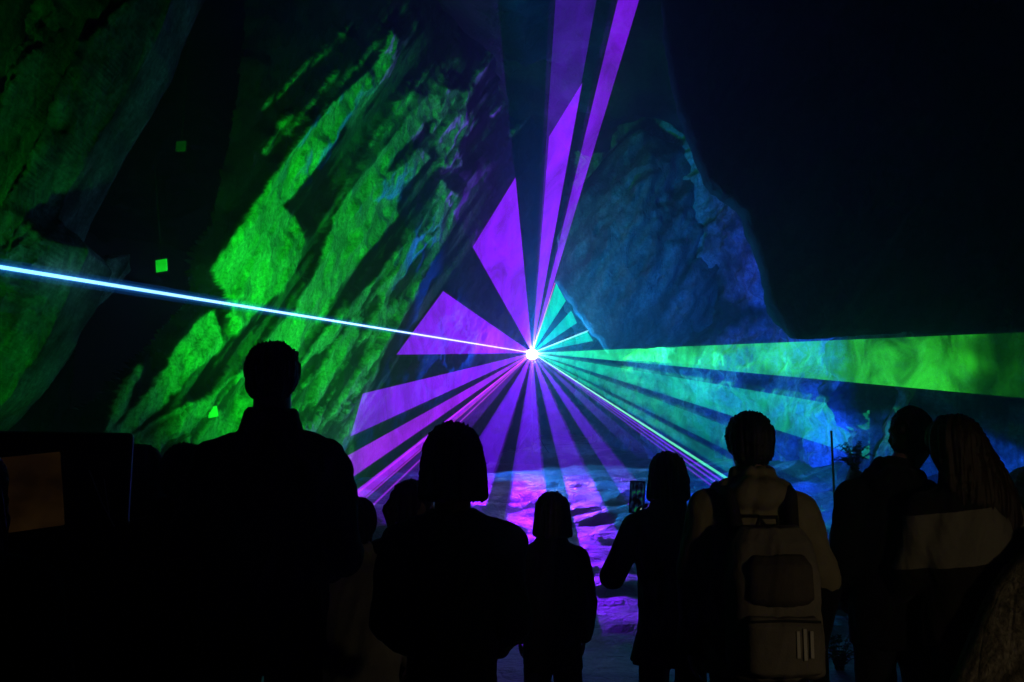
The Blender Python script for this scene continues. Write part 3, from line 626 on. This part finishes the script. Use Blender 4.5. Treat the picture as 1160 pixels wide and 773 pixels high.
def person(px, top_py, dist, label, *, H=None, yaw=0., build=1.0, headk=1.0, look=(0, 0, 0), lean=0.0, armL=None, armR=None,
           top=None, coat_len=.80, bulk=1.0, legs=None, hair='short', hair_mat=None, collar=True, hood=None, skirt=False, group='audience watching the laser show', extra=None, shw=1.0, seed=1):
    base = at(px, 560, dist); gx, gy = base.x, dist; gz = float(floor_z(np.array(gx), np.array(gy)))
    head_top = at(px, top_py, dist).z - gz
    k = head_top / 1.765
    t = empty('person', (gx, gy, gz), yaw); tag(t, label, 'person', group)
    hk = headk
    # joints in a 1.75 m frame, scaled by k; x to the figure's right as seen from behind, +y the way it faces
    S = lambda p: Vector(p) * k
    sx_ = .185 * shw
    shL, shR = Vector((-sx_, 0, 1.385)), Vector((sx_, 0, 1.385))
    aL = armL or (Vector((-.255 * shw, -.02, 1.14)), Vector((-.235 * shw, .10, .90)))
    aR = armR or (Vector((.255 * shw, -.02, 1.14)), Vector((.235 * shw, .10, .90)))
    aL = tuple(Vector(v) for v in aL); aR = tuple(Vector(v) for v in aR)
    neck = Vector((lean * .35, .0, 1.49)); hc = Vector((lean, .015, 1.76 - .118 * hk))
    hrot = Euler(look); pv = neck + Vector((0, 0, .03))
    XF = Matrix.Scale(k, 4)
    HM = XF @ Matrix.Translation(hc) @ hrot.to_matrix().to_4x4() @ Matrix.Scale(hk, 4)
    # ---- body: one continuous mesh
    bm = bmesh.new()
    loft(bm, [(.80, .13 * build, .10, 0, 0), (.90, .168 * build, .115, 0, -.005), (1.0, .162 * build, .112, 0, 0), (1.10, .145 * build, .105, 0, .005), (1.24, .160 * build, .115, 0, .005), (1.34, .174 * build * shw, .108, 0, 0), (1.42, .125 * build * shw, .078, 0, -.005), (1.475, .075, .06, 0, -.005)])
    cap(bm, (0, -.008, 1.42), .072, neck, .062); cap(bm, neck, .062, hc + Vector((0, -.022, -.05)), .060)
    feet = []
    for sgn, sh, (el, wr) in ((-1, shL, aL), (1, shR, aR)):
        cap(bm, (sgn * .02, 0, 1.415), .06, sh, .056); cap(bm, sh, .056, el, .042); cap(bm, el, .043, wr, .029)
        hd = (wr - el).normalized(); inw = Vector((-sgn, .15, .0))
        hand_bm(bm, wr + hd * .012, hd, inw if abs(hd.x) < .8 else Vector((0, 0, -1)), -sgn if abs(hd.x) < .8 else 1, 1.0, .7)
        hp = Vector((sgn * .092 * build, 0, .88)); kn = Vector((sgn * .10, .02, .49)); an = Vector((sgn * .105, -.02, .09))
        cap(bm, hp, .085 * build, kn, .056); cap(bm, kn, .056, kn.lerp(an, .35) + Vector((0, -.012, 0)), .054); cap(bm, kn.lerp(an, .35) + Vector((0, -.012, 0)), .054, an, .036)
        cap(bm, an + Vector((0, -.03, -.05)), .034, an + Vector((sgn * .015, .15, -.062)), .026)
        feet.append((an, sgn))
    bmesh.ops.transform(bm, matrix=XF, verts=bm.verts)
    hb = bmesh.new()                                                    # head about its own centre
    ell(hb, (0, -.012, .022), (.074, .094, .094)); ell(hb, (0, .022, -.045), (.056, .066, .068)); cap(hb, (0, .05, -.088), .026, (0, .03, -.08), .03)
    cap(hb, (0, .088, .015), .010, (0, .108, -.022), .0135); ell(hb, (0, .100, -.026), (.016, .012, .010))
    for sgn in (-1, 1):
        ell(hb, (sgn * .031, .077, .012), (.0135, .012, .0115)); cap(hb, (sgn * .014, .084, .032), .008, (sgn * .048, .070, .034), .008)
        ell(hb, (sgn * .077, -.008, -.006), (.010, .020, .033), Euler((.2, sgn * .25, sgn * -.35)))
    cap(hb, (-.02, .080, -.055), .0075, (.02, .080, -.055), .0075); cap(hb, (-.016, .079, -.065), .008, (.016, .079, -.065), .008)
    bmesh.ops.transform(hb, matrix=HM, verts=hb.verts)
    tmp = bpy.data.meshes.new('t'); hb.to_mesh(tmp); hb.free(); bm.from_mesh(tmp); bpy.data.meshes.remove(tmp)
    solid('body', bm, .0085, M_skin, t, 3)
    # ---- hair / headwear
    hm_ = hair_mat or M_hair; h2 = bmesh.new()
    if hair in ('short', 'cropped'):
        q = .006 if hair == 'cropped' else .014
        ell(h2, (0, -.022, .03), (.076 + q, .093 + q, .090 + q)); ell(h2, (0, -.05, -.02), (.068 + q * .8, .058 + q * .6, .07))
        if hair == 'short': cap(h2, (-.03, .045, .085), .03, (.035, .04, .088), .03)
    elif hair == 'bob':
        ell(h2, (0, -.02, .03), (.098, .112, .108))
        loft(h2, [(-.118, .104, .082, 0, -.036), (-.112, .113, .094, 0, -.036), (-.06, .110, .096, 0, -.03), (0, .104, .098, 0, -.028), (.05, .095, .1, 0, -.022)])
    elif hair == 'pony':
        ell(h2, (0, -.022, .03), (.087, .104, .10)); cap(h2, (0, -.12, .03), .022, (0, -.145, -.01), .03); cap(h2, (0, -.145, -.01), .03, (.01, -.13, -.12), .012); ell(h2, (0, -.05, -.02), (.074, .06, .07))
    elif hair == 'long':
        ell(h2, (0, -.02, .03), (.097, .112, .106))
        loft(h2, [(-.36, .05, .028, .07, -.10), (-.30, .09, .045, .055, -.098), (-.2, .118, .066, .035, -.085), (-.1, .118, .085, .015, -.06), (-.02, .108, .095, .004, -.035), (.05, .095, .1, 0, -.022)])
        cap(h2, (.10, -.07, -.12), .03, (.16, -.09, -.30), .008); cap(h2, (.08, -.08, -.22), .03, (.13, -.1, -.42), .006); cap(h2, (-.09, -.06, -.1), .03, (-.08, -.1, -.30), .012)
    if hair:
        bmesh.ops.transform(h2, matrix=HM, verts=h2.verts)
        solid('hair', h2, .0065, hm_, t, 5, hair_folds(.018 * k, seed))
    # ---- jacket
    b = bulk; jm = top; h3 = bmesh.new(); z0 = coat_len
    hemx = .19 * build * b * (1.22 if skirt else 1.0); hemy = .135 * b * (1.25 if skirt else 1.)
    loft(h3, [(z0, hemx, hemy, 0, 0), (max(z0 + .03, .86), .19 * build * b, .137 * b, 0, 0), (1.0, .186 * build * b, .135 * b, 0, 0), (1.12, .178 * build * b, .13 * b, 0, 0), (1.26, .192 * build * b, .138 * b, 0, 0), (1.35, .196 * build * shw * b, .128 * b, 0, 0), (1.42, .145 * build * shw * b, .10 * b, 0, -.005), (1.47, .10, .082, 0, -.005), (1.50, .078, .072, 0, -.003)])
    for sh, (el, wr) in ((shL, aL), (shR, aR)):
        cap(h3, (sh.x * .2, -.005, 1.44), .062, sh, .070 * b); cap(h3, sh, .073 * b, el, .062 * b); cap(h3, el, .063 * b, wr - (wr - el).normalized() * .01, .044 * b)
    if collar: loft(h3, [(1.43, .125, .095, 0, -.008), (1.48, .098, .09, 0, -.008), (1.52, .088, .087, lean * .15, -.012), (1.548, .082, .082, lean * .2, -.016), (1.556, .07, .07, lean * .2, -.016)])
    if hood == 'down':
        ell(h3, (0, -.10, 1.455), (.125, .07, .065)); cap(h3, (-.10, -.05, 1.47), .042, (.10, -.05, 1.47), .042)
    bmesh.ops.transform(h3, matrix=XF, verts=h3.verts)
    if hood == 'up':
        hh = bmesh.new(); ell(hh, (0, -.03, .025), (.108, .122, .125)); loft(hh, [(-.16, .12, .10, 0, -.02), (-.08, .108, .105, 0, -.025), (0, .106, .11, 0, -.03)])
        bmesh.ops.transform(hh, matrix=HM, verts=hh.verts); tmp = bpy.data.meshes.new('t'); hh.to_mesh(tmp); hh.free(); h3.from_mesh(tmp); bpy.data.meshes.remove(tmp)
    solid('jacket', h3, .0095, jm, t, 3, cloth_folds(.018 * k, seed))
    # ---- trousers and shoes
    h4 = bmesh.new(); loft(h4, [(.80, .155 * build, .115, 0, 0), (.90, .178 * build, .124, 0, -.004), (1.0, .170 * build, .120, 0, 0)])
    for an, sgn in feet:
        cap(h4, (sgn * .092 * build, 0, .87), .095 * build, (sgn * .10, .022, .49), .075); cap(h4, (sgn * .10, .022, .49), .075, an + Vector((0, -.005, .02)), .062)
    bmesh.ops.transform(h4, matrix=XF, verts=h4.verts)
    solid('trousers', h4, .012, legs or M_denim, t, 3, cloth_folds(.016 * k, seed + 3))
    for an, sgn in feet:
        h5 = bmesh.new(); cap(h5, an + Vector((0, -.035, -.042)), .046, an + Vector((sgn * .015, .15, -.055)), .036); cap(h5, an, .046, an + Vector((0, -.03, -.04)), .046)
        bmesh.ops.transform(h5, matrix=XF, verts=h5.verts); zmin = min(v.co.z for v in h5.verts); bmesh.ops.translate(h5, vec=(0, 0, -zmin), verts=h5.verts)
        solid('shoe', h5, .009, M_shoe, t, 2)
    return t, k, HM

V = Vector
M_coatK = cloth('black_padded_cloth', (.012, .012, .013)); M_coatN = cloth('navy_cloth', (.012, .014, .022)); M_coatB = cloth('dark_brown_cloth', (.022, .015, .012))
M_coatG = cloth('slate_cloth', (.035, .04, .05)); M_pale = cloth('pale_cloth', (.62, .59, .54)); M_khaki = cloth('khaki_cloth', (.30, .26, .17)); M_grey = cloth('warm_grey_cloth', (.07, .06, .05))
tall, *_ = person(305, 391, 3.0, 'tall man in a dark high collared jacket with elbows bent, under the cyan beam', build=1.02, bulk=1.04, shw=.96, top=M_coatK, hair='short', hood=None, headk=.90,
    armL=(V((-.24, -.03, 1.13)), V((-.15, .18, 1.06))), armR=(V((.262, -.05, 1.10)), V((.16, .17, 1.02))), coat_len=.78, seed=3)
bob, *_ = person(513, 484, 2.6, 'bob haired woman in a black padded jacket directly left below the projector', build=.84, bulk=.94, shw=.90, top=M_coatK, hair='bob', headk=.98,
    armL=(V((-.208, -.02, 1.14)), V((-.15, .18, 1.02))), armR=(V((.206, -.02, 1.14)), V((.15, .18, 1.02))), coat_len=.76, skirt=False, seed=5, collar=False)
bp_man, bpk, _ = person(851, 469, 3.25, 'man with a backpack in a khaki hooded jacket, arms hanging, right of the green beam', build=1.03, bulk=1.03, shw=.98, top=M_khaki, hair='short', hood='down',
    armL=(V((-.235, -.02, 1.14)), V((-.235, .06, .88))), armR=(V((.262, -.02, 1.13)), V((.245, .07, .88))), coat_len=.78, seed=7)
phone_w, phk, _ = person(757, 515, 4.0, 'woman with a chin length bob holding up a phone in her left hand', build=.97, bulk=.95, shw=.96, top=M_coatN, hair='bob', headk=.98,
    armL=(V((-.30, .06, 1.12)), V((-.16, .24, 1.38))), armR=(V((.26, .0, 1.13)), V((.16, .16, .98))), coat_len=.70, skirt=True, seed=9)
chd, *_ = person(625, 560, 4.05, 'child with neat dark hair standing alone right of the bob haired woman', build=.92, bulk=.98, shw=.84, top=M_coatB, hair='bob', headk=1.04, hair_mat=M_hairb, coat_len=.74, seed=11)
gir, *_ = person(470, 545, 3.7, 'small headed girl peeking out at the left of the bob haired woman', build=.95, bulk=1.05, top=M_coatN, hair='pony', headk=1.1, look=(0, 0, -.9), coat_len=.74, seed=13)
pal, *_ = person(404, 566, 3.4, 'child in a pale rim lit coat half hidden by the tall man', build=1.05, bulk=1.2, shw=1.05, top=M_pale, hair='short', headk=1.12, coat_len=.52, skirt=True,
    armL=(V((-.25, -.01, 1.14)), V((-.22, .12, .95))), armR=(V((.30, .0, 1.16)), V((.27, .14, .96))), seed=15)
lft, *_ = person(208, 505, 3.15, 'shorter person in dark clothes close behind the tall man', build=1.05, bulk=1.12, top=M_coatK, hair='short', coat_len=.76, seed=17)
hdd, *_ = person(156, 512, 3.6, 'person in a slate grey hood beside the display cabinet', build=1.05, bulk=1.15, top=M_coatG, hair=None, hood='up', headk=1.2, coat_len=.74, seed=19)
edg, *_ = person(-38, 512, 2.1, 'person in a dark brown coat cut off at the left edge', build=1.05, bulk=1.15, shw=1.05, top=M_coatB, hair='long', coat_len=.66, seed=21)
cman, *_ = person(1007, 462, 3.6, 'man in a dark hooded jacket leaning his head against the woman', build=.95, bulk=1.02, shw=.84, top=M_coatK, hair='cropped', hood='down', look=(0, .16, -.75), lean=.125,
    armL=(V((-.215, -.03, 1.13)), V((-.17, .14, .98))), armR=(V((.20, .02, 1.14)), V((.26, .10, 1.0))), coat_len=.78, seed=23)
def band_cloth():
    m = cloth('banded_cloth', (.02, .017, .015)); nt = m.node_tree; L = nt.links.new
    b = next(n for n in nt.nodes if n.type == 'BSDF_PRINCIPLED'); src = b.inputs['Base Color'].links[0].from_socket
    tc = N(nt, 'ShaderNodeTexCoord'); sx = N(nt, 'ShaderNodeSeparateXYZ'); L(tc.outputs['Object'], sx.inputs[0])
    z = N(nt, 'ShaderNodeMath', operation='MULTIPLY_ADD'); z.inputs[1].default_value = -.14; L(sx.outputs['X'], z.inputs[0]); L(sx.outputs['Z'], z.inputs[2])
    a = N(nt, 'ShaderNodeMath', operation='GREATER_THAN'); a.inputs[1].default_value = 1.125; L(z.outputs[0], a.inputs[0])
    c = N(nt, 'ShaderNodeMath', operation='LESS_THAN'); c.inputs[1].default_value = 1.325; L(z.outputs[0], c.inputs[0])
    d = N(nt, 'ShaderNodeMath', operation='MULTIPLY'); L(a.outputs[0], d.inputs[0]); L(c.outputs[0], d.inputs[1])
    mx = N(nt, 'ShaderNodeMix', data_type='RGBA'); L(d.outputs[0], mx.inputs['Factor']); L(src, mx.inputs['A']); mx.inputs['B'].default_value = (.20, .185, .15, 1)
    L(mx.outputs['Result'], b.inputs['Base Color']); return m
cwo, *_ = person(1091, 473, 3.35, 'woman with long loose hair and a pale banded jacket, head against the man', build=.97, bulk=1.05, shw=.86, top=band_cloth(), hair='long', headk=1.05, look=(0, -.2, .3), lean=-.02,
    armL=(V((-.21, .03, 1.15)), V((-.22, .2, 1.0))), armR=(V((.245, -.02, 1.13)), V((.24, .10, .9))), coat_len=.86, hair_mat=M_hairb, seed=25)

for el, wr in ((V((-.235, -.02, 1.14)), V((-.235, .06, .88))), (V((.262, -.02, 1.13)), V((.245, .07, .88)))):
    h = bmesh.new(); cap(h, el * bpk + (wr - el) * .12, .069 * bpk, wr * bpk, .052 * bpk)
    solid('lower_sleeve', h, .009, M_coatK, bp_man, 2, cloth_folds(.014, 41))
# ---- backpack: hangs on the man, a thing of its own
M_pack = mat_simple('pack_fabric', (.21, .185, .15), .8, .2, var=.3, scale=8, bump=.5, dist=.003); M_strap = mat_simple('strap_webbing', (.03, .028, .025), .8); M_stripe = mat_simple('stripe_print', (.62, .58, .5), .7, var=.1)
K = bpk
bk = empty('backpack', bp_man.location + V((0, -.235 * K, 1.08 * K))); tag(bk, 'worn brown backpack with three pale stripes on its lower pocket', 'backpack')
h = bmesh.new(); loft(h, [(-.25, .13, .07, 0, 0), (-.235, .155, .09, 0, 0), (-.1, .162, .098, 0, 0), (.1, .155, .092, 0, 0), (.2, .14, .078, 0, .008), (.25, .10, .05, 0, .015)], 32, 3.2)
solid('pack_body', h, .007, M_pack, bk, 2, cloth_folds(.012, 31))
h = bmesh.new(); loft(h, [(-.225, .10, .04, 0, -.088), (-.21, .125, .055, 0, -.09), (-.06, .128, .058, 0, -.09), (-.035, .11, .04, 0, -.086)], 32, 3.2)
pk = solid('pocket', h, .006, M_pack, bk, 2, cloth_folds(.006, 33))
h = bmesh.new(); loft(h, [(.0, .09, .03, 0, -.085), (.02, .112, .042, 0, -.088), (.13, .108, .04, 0, -.082), (.16, .085, .025, 0, -.07)], 32, 3.)
solid('pocket', h, .006, mat_simple('pocket_mesh', (.09, .075, .06), .85, .2, var=.3), bk, 2, cloth_folds(.008, 35))
h = bmesh.new()
for q, (ln) in zip((.032, .054, .076), (.085, .10, .085)):
    box_bm(.011, .006, ln, (q, -.149, -.115), .001, h, Matrix.Rotation(.03, 4, 'X'))
bm_obj('stripes', h, M_stripe, pk)
bm_obj('zip', tube_bm([(-.11, -.143, -.045), (0, -.148, -.04), (.11, -.143, -.045)], .004), M_strap, pk)
for s_ in (-1, 1):
    h = bmesh.new()
    pts = [V((s_ * .10, .06, .20)), V((s_ * .115, .115, .37)), V((s_ * .135, .23, .395)), V((s_ * .145, .36, .28)), V((s_ * .155, .385, .05)), V((s_ * .19, .25, -.14)), V((s_ * .155, .06, -.21))]
    for a_, b__ in zip(pts, pts[1:]): cap(h, a_ * K, .026, b__ * K, .026, 10)
    solid('strap', h, .008, M_strap, bk, 3)
bm_obj('carry_handle', tube_bm([(-.04, .03, .24), (-.03, .02, .28), (.03, .02, .28), (.04, .03, .24)], .007), M_strap, bk)

# ---- phone held up by the woman
ph = empty('phone', phone_w.location + V((-.128, .29, 1.47)) * phk, -.25); tag(ph, 'black smartphone held up to film the lasers, its screen showing the beams', 'phone')
ph.rotation_euler = (-.12, .06, -.2)
bm_obj('case', box_bm(.076, .010, .158, (0, 0, .05), .004), M_black, ph)
def screen_mat():
    m = bpy.data.materials.new('phone_screen'); nt, out = nodes_of(m); L = nt.links.new
    e = N(nt, 'ShaderNodeEmission'); L(e.outputs[0], out.inputs[0]); tc = N(nt, 'ShaderNodeTexCoord'); sx = N(nt, 'ShaderNodeSeparateXYZ'); L(tc.outputs['Generated'], sx.inputs[0])
    n = N(nt, 'ShaderNodeTexNoise'); n.inputs['Scale'].default_value = 4; n.inputs['Detail'].default_value = 3; L(tc.outputs['Generated'], n.inputs['Vector'])
    r = N(nt, 'ShaderNodeValToRGB'); el = r.color_ramp.elements; el[0].position = .45; el[0].color = (.002, .002, .004, 1); el[1].position = .72; el[1].color = (.01, .4, .06, 1)
    x = el.new(.58); x.color = (.01, .03, .12, 1); L(n.outputs['Fac'], r.inputs[0]); L(r.outputs[0], e.inputs[0]); e.inputs[1].default_value = .35; return m
bm_obj('screen', box_bm(.068, .002, .146, (0, -.0062, .05), 0), screen_mat(), ph)
b_ = bmesh.new(); bmesh.ops.create_uvsphere(b_, u_segments=10, v_segments=8, radius=.006); bmesh.ops.scale(b_, vec=(1, .2, 1), verts=b_.verts); bmesh.ops.translate(b_, vec=(.018, -.0078, -.004), verts=b_.verts)
bm_obj('shutter_button', b_, mat_emit('shutter_glow', (.9, .85, .8), .9), ph, True)
# ------------------------------------------------------------------ haze
def haze():
    m = bpy.data.materials.new('haze_air'); nt, out = nodes_of(m)
    v = N(nt, 'ShaderNodeVolumePrincipled'); v.inputs['Color'].default_value = (.9, .95, 1, 1)
    v.inputs['Density'].default_value = HAZE; v.inputs['Anisotropy'].default_value = .7
    nt.links.new(v.outputs[0], out.inputs['Volume'])
    bm = box_bm(34, 46, 22, (0, 13, 8.5), 0)
    o = bm_obj('haze', bm, m); tag(o, 'stage haze filling the cavern', 'haze', kind='stuff')
HAZE = .0115
haze()

# ------------------------------------------------------------------ lights
def lamp(name, kind, loc, power, col, **kw):
    d = bpy.data.lights.new(name, kind); d.energy = power; d.color = col
    for k, v in kw.items(): setattr(d, k, v)
    o = bpy.data.objects.new(name, d); COL.objects.link(o); o.location = loc; return o
def aim(o, target):
    o.rotation_euler = (Vector(target) - o.location).to_track_quat('-Z', 'Y').to_euler()
def frame_lamp(o):
    """orient a lamp at the projector: local -Z towards the audience, X right, Y up as seen by the audience"""
    z = (o.location - CAM).normalized(); x = RIGHT; y = z.cross(x).normalized(); x = y.cross(z)
    o.rotation_euler = Matrix((x, y, z)).transposed().to_euler()
SRC = LASER + Vector((0, -.06, 0))
WEDGES_P = [(-.0,0)]
def ang(dx, dy):                     # picture azimuth round the projector, 0..1, counter-clockwise from the right
    return (math.atan2(-dy, dx) / (2 * math.pi)) % 1.0
def az(p): return ang(p[0] - 603, p[1] - 400)
PUR = [((502,330),(449,402)), ((584,201),(535.5,280)), ((659.6,94),(621,155)), ((724,0),(702,0)), ((411,446),(397,494.5)), ((389,519),(393,545)), ((398,560),(407,568)),
       ((603-63,500),(603-32.5,500)), ((603-17,500),(603+8,500)), ((603+24,500),(603+45,500)), ((603+63,500),(603+80,500))]
GRN = [((703,409.2),(703,395.8)), ((703,431.5),(703,417)), ((703,450),(703,437.5)), ((703,461),(703,454))]
def laser_pattern(power):
    o = lamp('laser_pattern_light', 'POINT', SRC, power, (1, 1, 1), shadow_soft_size=.02)
    frame_lamp(o); d = o.data; d.use_nodes = True; nt = d.node_tree; L = nt.links.new
    em = next(n for n in nt.nodes if n.type == 'EMISSION')
    tc = N(nt, 'ShaderNodeTexCoord'); sx = N(nt, 'ShaderNodeSeparateXYZ'); L(tc.outputs['Normal'], sx.inputs[0])
    ny = N(nt, 'ShaderNodeMath', operation='MULTIPLY'); ny.inputs[1].default_value = -1; L(sx.outputs['Y'], ny.inputs[0])
    a = N(nt, 'ShaderNodeMath', operation='ARCTAN2'); L(ny.outputs[0], a.inputs[0]); L(sx.outputs['X'], a.inputs[1])
    b = N(nt, 'ShaderNodeMath', operation='MULTIPLY'); b.inputs[1].default_value = 1 / (2 * math.pi); L(a.outputs[0], b.inputs[0])
    f = N(nt, 'ShaderNodeMath', operation='WRAP'); f.inputs[1].default_value = 1.0; f.inputs[2].default_value = 0.0; L(b.outputs[0], f.inputs[0])
    def ramp(iv, col):
        r = N(nt, 'ShaderNodeValToRGB'); r.color_ramp.interpolation = 'CONSTANT'; e = r.color_ramp.elements
        st = []
        for p, q in iv:
            lo, hi = sorted((az(p), az(q)))
            if hi - lo > .5: st += [(0, 1), (lo, 0), (hi, 1)]
            else: st += [(lo, 1), (hi, 0)]
        st.sort()
        if st[0][0] > 0: st.insert(0, (0, 0))
        e[0].position = st[0][0]; e[0].color = (*[c * st[0][1] for c in col], 1)
        e.remove(e[1])
        for p, v in st[1:]:
            x = e.new(p); x.color = (*[c * v for c in col], 1)
        L(f.outputs[0], r.inputs[0]); return r
    r1 = ramp(PUR, (.17, .006, 1.)); r2 = ramp(GRN, (.03, 1., .035))
    ad = N(nt, 'ShaderNodeVectorMath', operation='ADD'); L(r1.outputs[0], ad.inputs[0]); L(r2.outputs[0], ad.inputs[1])
    # the scanner throws hollow cones: nothing near the axis except low over the floor
    def M(op, x, y=None):
        n = N(nt, 'ShaderNodeMath', operation=op)
        for k, v in enumerate((x, y)):
            if v is None: continue
            if isinstance(v, (int, float)): n.inputs[k].default_value = v
            else: L(v, n.inputs[k])
        return n.outputs[0]
    def MR(v, a0, a1, b0, b1):
        n = N(nt, 'ShaderNodeMapRange', interpolation_type='SMOOTHSTEP'); L(v, n.inputs['Value'])
        for nm, x in zip(('From Min', 'From Max', 'To Min', 'To Max'), (a0, a1, b0, b1)): n.inputs[nm].default_value = x
        return n.outputs[0]
    polar = M('ARCCOSINE', M('MULTIPLY', sx.outputs['Z'], SGN))          # 0 = straight at the audience
    down = MR(ny.outputs[0], -.20, -.05, 1.0, 0.0)
    side = MR(sx.outputs['X'], -.1, .1, math.radians(34), math.radians(29.5))
    th = M('ADD', M('MULTIPLY', side, M('SUBTRACT', 1.0, down)), M('MULTIPLY', down, math.radians(9)))
    mask = M('MULTIPLY', MR(M('SUBTRACT', polar, th), -.03, .05, 0, 1), MR(polar, 1.4, 1.75, 1, 0))
    mask = M('MULTIPLY', mask, M('ADD', 1.0, M('MULTIPLY', down, M('SUBTRACT', MR(polar, .26, .60, 1.4, .10), 1.0))))
    sc = N(nt, 'ShaderNodeVectorMath', operation='SCALE'); L(ad.outputs[0], sc.inputs[0]); L(mask, sc.inputs['Scale'])
    L(sc.outputs[0], em.inputs['Color']); em.inputs['Strength'].default_value = 1.0
    return o
SGN = -1.0
laser_pattern(4600)
glow = lamp('projector_glow', 'POINT', SRC, 2900, (1, 1, 1), shadow_soft_size=.02); frame_lamp(glow)
def two_tone(o, left, right):
    o.data.use_nodes = True; nt = o.data.node_tree; L = nt.links.new
    em = next(n for n in nt.nodes if n.type == 'EMISSION')
    tc = N(nt, 'ShaderNodeTexCoord'); sx = N(nt, 'ShaderNodeSeparateXYZ'); L(tc.outputs['Normal'], sx.inputs[0])
    mr = N(nt, 'ShaderNodeMapRange'); mr.inputs['From Min'].default_value = -.25; mr.inputs['From Max'].default_value = .3; L(sx.outputs['X'], mr.inputs['Value'])
    mx = N(nt, 'ShaderNodeMix', data_type='RGBA'); mx.inputs['A'].default_value = (*left, 1); mx.inputs['B'].default_value = (*right, 1)
    L(mr.outputs[0], mx.inputs['Factor'])
    def MR(v, a0, a1, b0, b1):
        n = N(nt, 'ShaderNodeMapRange', interpolation_type='SMOOTHSTEP'); (L(v, n.inputs['Value']))
        for nm, x in zip(('From Min', 'From Max', 'To Min', 'To Max'), (a0, a1, b0, b1)):
            if isinstance(x, (int, float)): n.inputs[nm].default_value = x
            else: L(x, n.inputs[nm])
        return n.outputs[0]
    ng = N(nt, 'ShaderNodeMath', operation='MULTIPLY'); ng.inputs[1].default_value = SGN; L(sx.outputs['Z'], ng.inputs[0])
    ac = N(nt, 'ShaderNodeMath', operation='ARCCOSINE'); L(ng.outputs[0], ac.inputs[0])
    in0 = MR(sx.outputs['X'], -.15, .15, .45, .20); in1 = MR(sx.outputs['X'], -.15, .15, .58, .42); inner = MR(ac.outputs[0], in0, in1, 0, 1)
    wide = MR(sx.outputs['X'], -.15, .15, .45, .95); wide2 = MR(sx.outputs['X'], -.15, .15, .72, 1.5)
    outer = MR(ac.outputs[0], wide, wide2, 1, 0)
    m1 = N(nt, 'ShaderNodeMath', operation='MULTIPLY'); L(inner, m1.inputs[0]); L(outer, m1.inputs[1])
    gain = MR(sx.outputs['X'], -.15, .15, 3.1, 1.0); m2 = N(nt, 'ShaderNodeMath', operation='MULTIPLY'); L(m1.outputs[0], m2.inputs[0]); L(gain, m2.inputs[1])
    dn = MR(sx.outputs['Y'], .12, .4, 1.0, .30); m3 = N(nt, 'ShaderNodeMath', operation='MULTIPLY'); L(m2.outputs[0], m3.inputs[0]); L(dn, m3.inputs[1]); m2 = m3
    sc = N(nt, 'ShaderNodeVectorMath', operation='SCALE'); L(mx.outputs['Result'], sc.inputs[0]); L(m2.outputs[0], sc.inputs['Scale']); L(sc.outputs[0], em.inputs['Color'])
two_tone(glow, (.0, .07, 1.0), (.0, .32, .9))
# green wash on the left rock from an unseen low uplight hidden beyond the audience
gr = lamp('green_wash_light', 'SPOT', (-1.9, 7.4, .7), 5200, (.004, 1., .012), shadow_soft_size=.05, spot_size=math.radians(74), spot_blend=1.0); aim(gr, at(440, 215, 16))
g2 = lamp('green_wash_light', 'SPOT', (-3.6, 4.2, .4), 330, (.004, 1., .02), shadow_soft_size=.05, spot_size=math.radians(80), spot_blend=1.0); aim(g2, at(40, 390, 7.5))  # added unseen fill lamp brightening the left slabs
# blue wash on the rock at the right
bl = lamp('blue_show_light', 'SPOT', (2.5, 10.6, 1.1), 4500, (.004, .05, 1.), shadow_soft_size=.05, spot_size=math.radians(66), spot_blend=.35); aim(bl, at(800, 430, 17))
b2 = lamp('blue_show_light', 'SPOT', (4.3, 7.6, 1.5), 2600, (.006, .09, 1.), shadow_soft_size=.05, spot_size=math.radians(64), spot_blend=.1); aim(b2, (5.3, 11.6, -.35))
# unseen warm lamp out of frame, lighting rocks and backs at the right
wl = lamp('warm_side_lamp', 'SPOT', (1.75, 1.3, 1.35), 6.5, (1., .78, .46), shadow_soft_size=.05, spot_size=math.radians(120), spot_blend=1.); aim(wl, (1.7, 3.2, .9))

w = bpy.data.worlds.new('World'); scene.world = w; w.use_nodes = True
bg = w.node_tree.nodes['Background']; bg.inputs[0].default_value = (.3, .4, .6, 1); bg.inputs[1].default_value = .0005
scene.view_settings.view_transform = 'Standard'; scene.view_settings.look = 'None'; scene.view_settings.exposure = 0; scene.view_settings.gamma = 1
cy = scene.cycles
cy.use_denoising = True; cy.denoiser = 'OPENIMAGEDENOISE'
cy.max_bounces = 4; cy.diffuse_bounces = 2; cy.glossy_bounces = 2; cy.transparent_max_bounces = 40; cy.volume_bounces = 0
cy.sample_clamp_indirect = 2.0; cy.caustics_reflective = False; cy.caustics_refractive = False
